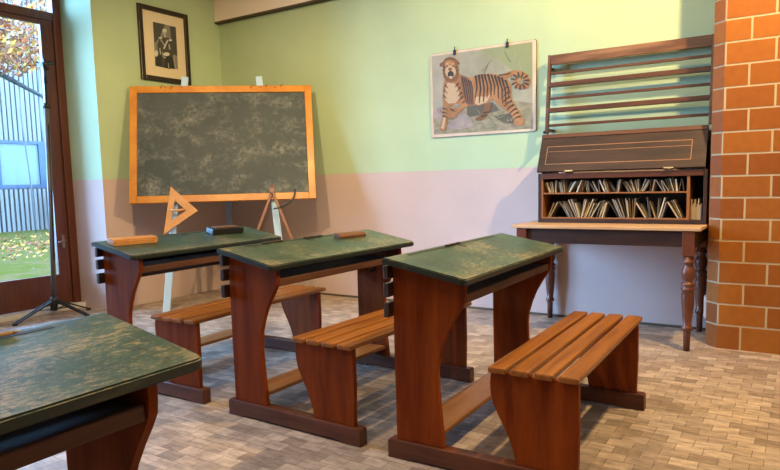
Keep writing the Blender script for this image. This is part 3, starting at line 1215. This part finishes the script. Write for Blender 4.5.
TM = [mat('print_background', (0.22, 0.225, 0.16, 1), 0.7, noise=((5, 5, 5), (0.32, 0.30, 0.23, 1), 0.35, 0.65)),   # 0
      mat('print_sky', (0.34, 0.31, 0.25, 1), 0.7, noise=((4, 4, 4), (0.25, 0.24, 0.18, 1), 0.35, 0.65)),          # 1
      mat('print_ground', (0.17, 0.15, 0.09, 1), 0.7, noise=((14, 14, 30), (0.30, 0.26, 0.17, 1), 0.35, 0.65)),   # 2
      mat('print_tawny', (0.25, 0.105, 0.035, 1), 0.7, noise=((9, 9, 9), (0.38, 0.19, 0.075, 1), 0.35, 0.65)),      # 3
      mat('print_stripe', (0.035, 0.024, 0.018, 1), 0.7),                                                          # 4
      mat('print_cream', (0.44, 0.31, 0.19, 1), 0.7),                                                              # 5
      mat('print_rock', (0.22, 0.17, 0.17, 1), 0.7, noise=((12, 12, 12), (0.34, 0.27, 0.24, 1), 0.35, 0.65)),     # 6
      mat('print_reed', (0.22, 0.25, 0.13, 1), 0.7),                                                               # 7
      mat('print_shade', (0.09, 0.08, 0.055, 1), 0.7),                                                             # 8
      mat('print_tawny_dark', (0.17, 0.075, 0.03, 1), 0.7)]                                                         # 9
L = []
L.append(([(38, 96), (464, 34), (456, 398), (40, 424)], 1))
L.append(([(190, 76), (464, 34), (456, 310), (300, 330), (230, 180)], 0))
L.append(([(250, 66), (464, 34), (460, 180), (380, 150), (330, 110)], 7))
L.append(([(38, 330), (120, 300), (260, 300), (400, 280), (457, 290), (456, 398), (40, 424)], 2))
L.append(([(190, 305), (300, 285), (330, 320), (250, 340), (190, 350)], 8))
L.append(([(300, 345), (380, 330), (390, 380), (340, 372)], 8))
L.append(([(40, 320), (90, 300), (90, 350), (60, 370), (40, 350)], 6))
L.append(([(95, 400), (120, 365), (150, 335), (178, 328), (205, 352), (215, 385), (170, 400)], 6))
rnd = random.Random(4)
for k in range(34):
    x = rnd.uniform(240, 450)
    y = rnd.uniform(60, 200)
    a = rnd.uniform(-40, 40)
    L.append((stroke([(x, y + 30), (x + a * 0.5, y + 10), (x + a, y - 14)], 3, 1.2), rnd.choice((0, 7, 1, 8)))) if y - 14 > 60 and x + a < 455 and x + a > 200 else None
for k in range(40):
    x = rnd.uniform(60, 440)
    y = rnd.uniform(330, 395)
    L.append((stroke([(x, y), (x + rnd.uniform(-28, 28), y - rnd.uniform(6, 26))], 2.4, 1), rnd.choice((7, 7, 8, 1))))
# far legs
L.append(([(268, 285), (296, 292), (290, 318), (272, 346), (248, 364), (226, 362), (228, 350), (252, 340), (262, 316)], 9))
L.append(([(112, 312), (150, 312), (150, 332), (128, 356), (108, 354), (104, 340)], 3))
# tail
L.append((stroke([(335, 182), (362, 172), (385, 163), (410, 162), (432, 174), (443, 198), (436, 220), (412, 222), (398, 212), (392, 200), (402, 190), (414, 192)], 22, 20), 3))
# body
L.append(([(96, 190), (88, 225), (84, 262), (87, 300), (80, 330), (82, 352), (70, 385), (66, 402), (76, 411), (94, 405), (102, 372), (106, 338), (118, 308),
           (140, 292), (165, 300), (140, 322), (120, 338), (108, 350), (118, 358), (140, 348), (166, 322), (182, 306), (215, 298), (240, 302), (275, 290), (300, 272),
           (322, 296), (350, 318), (372, 336), (384, 356), (384, 380), (400, 388), (420, 380), (424, 362), (412, 338), (398, 312), (382, 288), (376, 255), (376, 222),
           (366, 196), (345, 178), (318, 168), (280, 165), (240, 170), (208, 182), (188, 180), (170, 168), (150, 178)], 3))
# belly and chest highlights
L.append(([(108, 205), (95, 240), (96, 275), (110, 292), (140, 290), (160, 270), (158, 235), (140, 208)], 5))
L.append(([(232, 262), (272, 262), (292, 255), (274, 286), (240, 298), (226, 290)], 5))
L.append((stroke([(92, 350), (80, 398)], 10, 12), 5))
L.append(([(165, 172), (195, 180), (215, 200), (218, 250), (222, 296), (196, 300), (176, 260), (170, 215)], 9))
for q in range(5):
    L.append((stroke([(172 + q * 9, 180 + q * 4), (180 + q * 9, 220), (186 + q * 8, 262), (190 + q * 7, 292)], 5.5, 3), 4))
# head
L.append(([(76, 138), (74, 126), (90, 118), (100, 104), (122, 96), (146, 103), (160, 116), (165, 126), (152, 130), (158, 150), (160, 175), (150, 196),
           (128, 204), (104, 200), (92, 182), (88, 152), (90, 138)], 9))
L.append((ellipse(122, 128, 24, 20), 3))
L.append((ellipse(123, 158, 24, 26), 5))
L.append((ellipse(124, 170, 14, 15), 4))
L.append((ellipse(124, 182, 8, 6), 5))
L.append((ellipse(122, 148, 9, 7), 9))
for s in (-1, 1):
    L.append((ellipse(122 + s * 13, 136, 4, 3), 4))
    L.append((ellipse(122 + s * 12, 126, 6, 3), 5))
    for q in range(3):
        L.append((stroke([(122 + s * (24 + q * 3), 140 + q * 14), (122 + s * (34), 136 + q * 16)], 5, 2), 4))
for q in range(4):
    L.append((stroke([(108 + q * 9, 102), (110 + q * 8, 116)], 3, 2), 4))
# stripes on the flank
for x0, y0, x1, y1, w0 in ((232, 174, 228, 268, 7), (246, 170, 244, 288, 7), (258, 168, 262, 285, 6), (270, 168, 278, 268, 6), (284, 168, 294, 262, 7),
                          (298, 170, 308, 256, 6), (312, 172, 324, 270, 7), (326, 176, 340, 282, 7), (340, 182, 354, 292, 7), (354, 192, 366, 270, 6)):
    mx_, my = (x0 + x1) / 2 + 7, (y0 + y1) / 2
    L.append((stroke([(x0, y0), (mx_, my), (x1, y1)], w0 + 3, 3), 4))
for (x0, y0, x1, y1) in ((372, 262, 338, 290), (378, 280, 346, 304), (386, 296, 358, 318), (396, 312, 370, 332), (404, 328, 380, 344), (412, 346, 386, 356), (372, 240, 345, 262),
                         (368, 220, 345, 236)):
    L.append((stroke([(x0, y0), ((x0 + x1) / 2, (y0 + y1) / 2 - 3), (x1, y1)], 8, 3), 4))
for (x0, y0, x1, y1) in ((98, 215, 112, 228), (92, 235, 108, 250), (90, 258, 104, 272), (158, 205, 140, 224), (166, 222, 148, 244), (172, 244, 152, 262), (176, 262, 156, 278),
                         (84, 312, 106, 318), (82, 328, 106, 334), (84, 344, 104, 350), (120, 315, 140, 326), (262, 330, 284, 326), (250, 345, 274, 340), (184, 280, 170, 292)):
    L.append((stroke([(x0, y0), (x1, y1)], 6, 2), 4))
for a in range(11):
    ang = radians(-165 + a * 32)
    cx, cy = 413, 196
    L.append((stroke([(cx + 14 * cos(ang), cy + 13 * sin(ang)), (cx + 37 * cos(ang), cy + 37 * sin(ang))], 4, 7), 4))
L.append((stroke([(330, 172), (362, 168), (378, 162)], 5, 3), 4))
b = bmesh.new()
for i, (pts, mi) in enumerate(L):
    flat(b, pts, 0.00006 * i, mi, tplane)
pr = obj('printed_picture', b, TM, tp)
for xx in (-0.235, 0.235):
    b = bmesh.new()
    box(b, xx - 0.012, xx + 0.012, -0.022, 0.0, PHH - 0.035, PHH + 0.008, 0.003)
    tube(b, [(xx, -0.018, PHH), (xx, -0.012, PHH + 0.035)], 0.004, 8)
    obj('binder_clip', b, M_black, tp)

# ------------------------------------------------------------------ table with turned legs
M_tabtop = mat('pale_table_wood', (0.42, 0.24, 0.12, 1), 0.45, noise=((2, 24, 24), (0.56, 0.36, 0.20, 1), 0.35, 0.7))
M_tabdk = mat('dark_table_wood', (0.020, 0.009, 0.007, 1), 0.4, noise=((4, 4, 20), (0.045, 0.018, 0.012, 1), 0.35, 0.7))
M_tableg = mat('turned_leg_wood', (0.075, 0.020, 0.010, 1), 0.35, noise=((10, 10, 10), (0.15, 0.042, 0.018, 1), 0.35, 0.7))
TX0, TX1, TY0, TY1 = 3.585, 4.815, -0.705, -0.015
tb = empty('console_table', ((TX0 + TX1) / 2, (TY0 + TY1) / 2, 0), 0, 'dark table with turned legs and a pale wooden top against the back wall', 'table')
cx, cy = (TX0 + TX1) / 2, (TY0 + TY1) / 2
hx_, hy_ = (TX1 - TX0) / 2, (TY1 - TY0) / 2
obj('table_top', box(bmesh.new(), -hx_, hx_, -hy_, hy_, 0.768, 0.790, 0.004), M_tabtop, tb)
b = bmesh.new()
box(b, -hx_ + 0.05, hx_ - 0.05, -hy_ + 0.03, -hy_ + 0.05, 0.665, 0.7675)
box(b, -hx_ + 0.05, hx_ - 0.05, hy_ - 0.05, hy_ - 0.03, 0.665, 0.7675)
box(b, -hx_ + 0.03, -hx_ + 0.05, -hy_ + 0.03, hy_ - 0.03, 0.665, 0.7675)
box(b, hx_ - 0.05, hx_ - 0.03, -hy_ + 0.03, hy_ - 0.03, 0.665, 0.7675)
obj('apron', b, M_tabdk, tb)
prof = [(0.0, 0.019), (0.12, 0.022), (0.132, 0.022), (0.136, 0.032), (0.150, 0.034), (0.160, 0.030), (0.168, 0.024), (0.22, 0.030), (0.30, 0.037), (0.36, 0.039),
        (0.385, 0.035), (0.395, 0.042), (0.405, 0.042), (0.410, 0.034), (0.425, 0.042), (0.436, 0.042), (0.442, 0.032), (0.452, 0.030), (0.475, 0.038),
        (0.505, 0.042), (0.530, 0.036), (0.545, 0.028), (0.560, 0.026), (0.566, 0.038), (0.580, 0.038), (0.586, 0.030), (0.615, 0.033)]
for sx2 in (-1, 1):
    for sy2 in (-1, 1):
        b = bmesh.new()
        X, Y = sx2 * (hx_ - 0.072), sy2 * (hy_ - 0.045)
        lathe(b, prof, 20, (X, Y, 0))
        box(b, X - 0.036, X + 0.036, Y - 0.036, Y + 0.036, 0.61, 0.7675, 0.003)
        obj('leg', b, M_tableg, tb)

# ------------------------------------------------------------------ book cabinet on the table
CX0, CX1, CY0, CY1, CZ0, CZ1 = 3.682, 4.808, -0.415, -0.020, 0.7905, 1.150
cb = empty('book_cabinet', ((CX0 + CX1) / 2, (CY0 + CY1) / 2, CZ0), 0, 'dark antique wooden cabinet with a raised lid, standing on the table against the back wall', 'cabinet')
W2, D2, HH = (CX1 - CX0) / 2, (CY1 - CY0) / 2, CZ1 - CZ0
M_cab = mat('dark_cabinet_wood', (0.022, 0.011, 0.009, 1), 0.5, noise=((3, 20, 20), (0.050, 0.022, 0.015, 1), 0.35, 0.7), spec=0.3)
M_cabin = mat('cabinet_inside_wood', (0.030, 0.012, 0.006, 1), 0.5)
M_edge = mat('orange_edge_wood', (0.24, 0.085, 0.025, 1), 0.4)
M_edge2 = mat('red_edge_wood', (0.08, 0.022, 0.011, 1), 0.4)
b = bmesh.new()
box(b, -W2, -W2 + 0.022, -D2, D2, 0, HH, 0.002)
box(b, W2 - 0.022, W2, -D2, D2, 0, HH, 0.002)
box(b, -W2 + 0.022, W2 - 0.022, -D2, D2, 0, 0.030, 0.002)
box(b, -W2 + 0.022, W2 - 0.022, -D2, D2, HH - 0.022, HH, 0.002)
obj('case', b, M_cab, cb)
obj('back_board', box(bmesh.new(), -W2 + 0.022, W2 - 0.022, D2 - 0.014, D2 - 0.002, 0.030, HH - 0.022), M_cabin, cb)
obj('top_rail', box(bmesh.new(), -W2 + 0.022, W2 - 0.022, -D2 - 0.004, -D2 + 0.010, HH - 0.040, HH - 0.002, 0.002), M_edge2, cb)
DVX = W2 - 0.120
b = bmesh.new()
box(b, DVX, DVX + 0.018, -D2 + 0.003, D2 - 0.014, 0.030, HH - 0.040)
obj('divider', b, M_edge, cb)
b = bmesh.new()
box(b, -W2 + 0.0225, -W2 + 0.036, -D2 + 0.003, D2 - 0.014, 0.030, HH - 0.040)
obj('divider', b, M_edge, cb)
ZS = 0.208
b = bmesh.new()
box(b, -W2 + 0.0365, DVX, -D2 + 0.006, D2 - 0.014, ZS, ZS + 0.010, 0.001)
obj('shelf', b, M_edge, cb)
b = bmesh.new()
box(b, -W2 + 0.0365, DVX, -D2 + 0.003, -D2 + 0.016, 0.030, 0.040, 0.001)
obj('front_lip', b, M_edge, cb)
# raised lid: leans back from the cabinet's front top edge to the wall
ly0, lz0, ly1, lz1 = -D2 - 0.012, HH + 0.012, -D2 + 0.115, HH + 0.280
b = bmesh.new()
dl = Vector((0, ly1 - ly0, lz1 - lz0))
Ll = dl.length
ang = math.atan2(lz1 - lz0, ly1 - ly0)
ML = Matrix.Translation((0, ly0, lz0)) @ Matrix.Rotation(ang, 4, 'X')
box(b, -W2 - 0.004, W2 - 0.012, 0, Ll, -0.012, 0.010, 0.002, ML)
lid = obj('lid', b, M_cab, cb)
b = bmesh.new()
box(b, -W2 - 0.004, W2 - 0.012, Ll - 0.028, Ll + 0.004, 0.010, 0.016, 0.002, ML)
obj('lid_edge', b, M_edge2, lid)
b = bmesh.new()
lw = 0.0045
xa, xb = -W2 + 0.05, W2 - 0.10
ya, yb = 0.055, Ll - 0.10
for (q0, q1, q2, q3) in ((xa, xb, ya, ya + lw), (xa, xb, yb, yb + lw), (xa, xb, (ya + yb) / 2 + 0.03, (ya + yb) / 2 + 0.03 + lw * .7), (xa, xa + lw, ya, yb), (xb - lw, xb, ya, yb)):
    box(b, q0, q1, q2, q3, 0.0098, 0.0112, 0, ML)
obj('inlay_line', b, mat('inlay_wood', (0.28, 0.12, 0.055, 1), 0.4), lid)
for s in (-0.33, 0.33):
    obj('hinge', box(bmesh.new(), s - 0.03, s + 0.03, -0.0065, 0.006, -0.013, 0.012, 0.001, ML), M_metal, lid)
# wedge-shaped cheeks closing the space below the lid
for s in (-1, 1):
    b = bmesh.new()
    x = s * (W2 - 0.022)
    prism(b, [(-D2 + 0.03, HH + 0.0005), (D2 - 0.002, HH + 0.0005), (D2 - 0.002, HH + 0.26), (-D2 + 0.135, HH + 0.26)], 'x', x - 0.006, x + 0.006)
    obj('cheek', b, M_cab, cb)
# booklets in the two shelves
M_bk = [mat('booklet_cream', (0.50, 0.42, 0.30, 1), 0.8), mat('booklet_tan', (0.34, 0.26, 0.17, 1), 0.8), mat('booklet_grey', (0.22, 0.19, 0.16, 1), 0.8),
        mat('booklet_dark', (0.09, 0.07, 0.055, 1), 0.8)]
rnd = random.Random(21)
ox, oy, oz = cb.location


def booklets(z0, zmax, x0, x1, hmin, hmax, group, where, n_target):
    x = x0 + 0.012
    lean_prev = 0
    top_prev = x0
    count = 0
    while x < x1 - 0.02 and count < n_target:
        h = rnd.uniform(hmin, hmax)
        th = rnd.choice((0.0025, 0.003, 0.004, 0.006, 0.008))
        if rnd.random() < 0.55 and lean_prev:
            a = min(34, lean_prev + rnd.uniform(1, 7)) if lean_prev > 0 else lean_prev + rnd.uniform(1, 7)
        else:
            a = rnd.choice((-31, -24, -16, -8, 4, 10, 16, 22))
        lean_prev = a
        a = radians(a)
        hc = min(h, (zmax - z0 - th * abs(sin(a))) / max(cos(a), 0.5) - 0.004)
        foot_w = th / cos(a)
        # positions of foot and top after leaning: positive a leans to +x
        topx = hc * sin(a)
        left = x
        # keep clear of the previous one (both foot and top)
        need = top_prev + 0.0015 - (left + topx)
        if need > 0:
            left += need
        if left + foot_w + max(topx, 0) + 0.004 > x1:
            break
        rise = th * sin(a) if a > 0 else 0
        M = Matrix.Translation((left + (0 if a >= 0 else 0), 0, z0 + 0.0006 + (th * sin(a) if a > 0 else 0))) @ Matrix.Rotation(a, 4, 'Y')
        dep = rnd.uniform(0.10, 0.14)
        yf = -D2 + rnd.uniform(0.022, 0.06)
        mt = rnd.choice((0, 0, 1, 1, 2, 3))
        if a < 0:
            M = Matrix.Translation((left, 0, z0 + 0.0006)) @ Matrix.Rotation(a, 4, 'Y')
        bb = bmesh.new()
        box(bb, 0, th, yf, yf + dep, 0, hc, 0, M)
        o = obj('booklet', bb, M_bk[mt], loc=(ox, oy, oz))
        tone = ('cream', 'tan', 'grey brown', 'dark brown')[mt]
        tag(o, 'thin old school booklet leaning among others on the ' + where + ' of the cabinet', 'booklet', group)
        top_prev = left + foot_w + topx + 0.001
        x = left + foot_w + th * abs(sin(a)) + rnd.uniform(0.001, 0.004)
        count += 1


booklets(0.0405 - 0.0105, ZS, -W2 + 0.04, DVX - 0.004, 0.115, 0.150, 'booklets on the lower shelf', 'lower shelf', 60)
booklets(ZS + 0.0105, HH - 0.042, -W2 + 0.04, DVX - 0.004, 0.075, 0.095, 'booklets on the upper shelf', 'upper shelf', 60)
b = bmesh.new()
for k in range(9):
    x = DVX + 0.022 + k * 0.0072
    box(b, x, x + 0.006, -D2 + 0.03, -D2 + 0.15, 0.0305, 0.10 + rnd.random() * 0.05 + (0.03 if k % 3 == 0 else 0))
o = obj('paper_bundle', b, [M_bk[1]], loc=(ox, oy, oz))
tag(o, 'bundle of old papers standing in the narrow right compartment of the cabinet', 'paper bundle')

# ------------------------------------------------------------------ slatted wall rack above the cabinet
rk = empty('slatted_rack', (4.22, -0.02, 1.455), 0, 'dark wooden wall rack with horizontal rails above the cabinet', 'rack')
M_rack = mat('rack_wood', (0.055, 0.018, 0.010, 1), 0.38, noise=((2, 24, 24), (0.12, 0.040, 0.020, 1), 0.35, 0.7))
M_rackt = mat('rack_top_highlight_wood', (0.09, 0.030, 0.015, 1), 0.38, noise=((2, 24, 24), (0.24, 0.11, 0.055, 1), 0.45, 0.7))  # lighter streaks put the top rail's highlights into the wood colour
rx = 0.565
b = bmesh.new()
bottom = (-0.125, -0.03)
topp = (-0.050, 0.600)
RH = topp[1] - bottom[1]


def ry(z):
    return bottom[0] + (topp[0] - bottom[0]) * (z - bottom[1]) / RH


for s in (-1, 1):
    bb = bmesh.new()
    bar(bb, (s * rx, ry(-0.0), -0.0), (s * rx, ry(0.60), 0.60), 0.020, 0.045, (1, 0, 0), 0.002)
    obj('post', bb, M_rack, rk)
    bb = bmesh.new()
    for z in (0.03, 0.50):
        box(bb, s * rx - 0.008, s * rx + 0.008, ry(z), 0.018, z - 0.012, z + 0.012)
    obj('wall_bracket', bb, M_rack, rk)


def rail(z, h, d, m, name='rail', fy=0.0):
    bb = bmesh.new()
    y = ry(z) + fy
    box(bb, -rx + 0.010, rx - 0.010, y - d / 2, y + d / 2, z - h / 2, z + h / 2, 0.003)
    return obj(name, bb, m, rk)


rail(0.562, 0.075, 0.022, M_rackt, 'top_rail', -0.008)
for z in (0.373, 0.178):
    rail(z, 0.034, 0.050, M_rack, 'ledge_rail', 0.0)
for z in (0.459, 0.268, 0.063):
    rail(z, 0.020, 0.018, M_rack, 'thin_rail', -0.01)
bb = bmesh.new()
tube(bb, [(-rx + 0.0, ry(0) - 0.03, 0.01), (-rx + 0.0, ry(0) - 0.055, 0.01)], 0.012, 10)
obj('peg', bb, M_black, rk)

# ------------------------------------------------------------------ tripod stand in front of the door
ts = empty('tripod_stand', (-0.25, -1.925, 0), 0, 'tall black metal tripod stand with a grey sleeve in front of the glazed door', 'stand')
M_grey = mat('grey_tube', (0.10, 0.095, 0.10, 1), 0.45, 0.0)
lx, lyy = 0.0, 0.10     # slight lean of the pole


def pp(z):
    return (0.0, 0.085 * z / 2.2, z)


b = bmesh.new()
tube(b, [pp(0.13), pp(2.22)], 0.011, 12)
obj('pole', b, M_black, ts)
b = bmesh.new()
tube(b, [pp(0.14), pp(1.85)], 0.021, 14)
obj('sleeve', b, M_grey, ts)
b = bmesh.new()
c = Vector(pp(1.2))
tube(b, [(0.022, pp(0.5)[1], 0.5), (0.022, pp(1.7)[1], 1.7)], 0.006, 8)
obj('cable', b, M_black, ts)
b = bmesh.new()
tube(b, [(0, -0.005, 0.05), (0, 0.006, 0.17)], 0.032, 14)
obj('leg_hub', b, M_black, ts)
b = bmesh.new()
tube(b, [pp(1.84), pp(1.88)], 0.028, 12)
obj('collar', b, M_black, ts)
for fx, fy in ((0.109, -0.414), (0.045, 0.30), (0.32, 0.11)):
    b = bmesh.new()
    d = Vector((fx, fy, 0)).normalized()
    sd = Vector((-d.y, d.x, 0))
    for s in (-1, 1):
        bar(b, Vector((0, 0, 0.14)) + sd * 0.017 * s + d * 0.02, Vector((fx, fy, 0.016)) + sd * 0.013 * s, 0.014, 0.014, sd, 0.002)
    tube(b, [Vector((0, 0, 0.062)) + d * 0.02, Vector((fx * 0.5, fy * 0.5, 0.085))], 0.005, 6)
    lg = obj('leg', b, M_black, ts)
    b = bmesh.new()
    box(b, fx - 0.016, fx + 0.016, fy - 0.016, fy + 0.016, 0.0, 0.022, 0.004)
    obj('rubber_foot', b, M_black, lg)
b = bmesh.new()
yt = pp(2.2)[1]
tube(b, [(0, yt - 0.03, 2.21), (0, yt + 0.07, 2.235)], 0.020, 12)
tube(b, [(0.02, yt + 0.01, 2.17), (-0.02, yt + 0.01, 2.26)], 0.014, 10)
tube(b, [(0, yt + 0.0, 2.05), (0, yt + 0.0, 2.21)], 0.017, 10)
obj('clamp', b, M_black, ts)
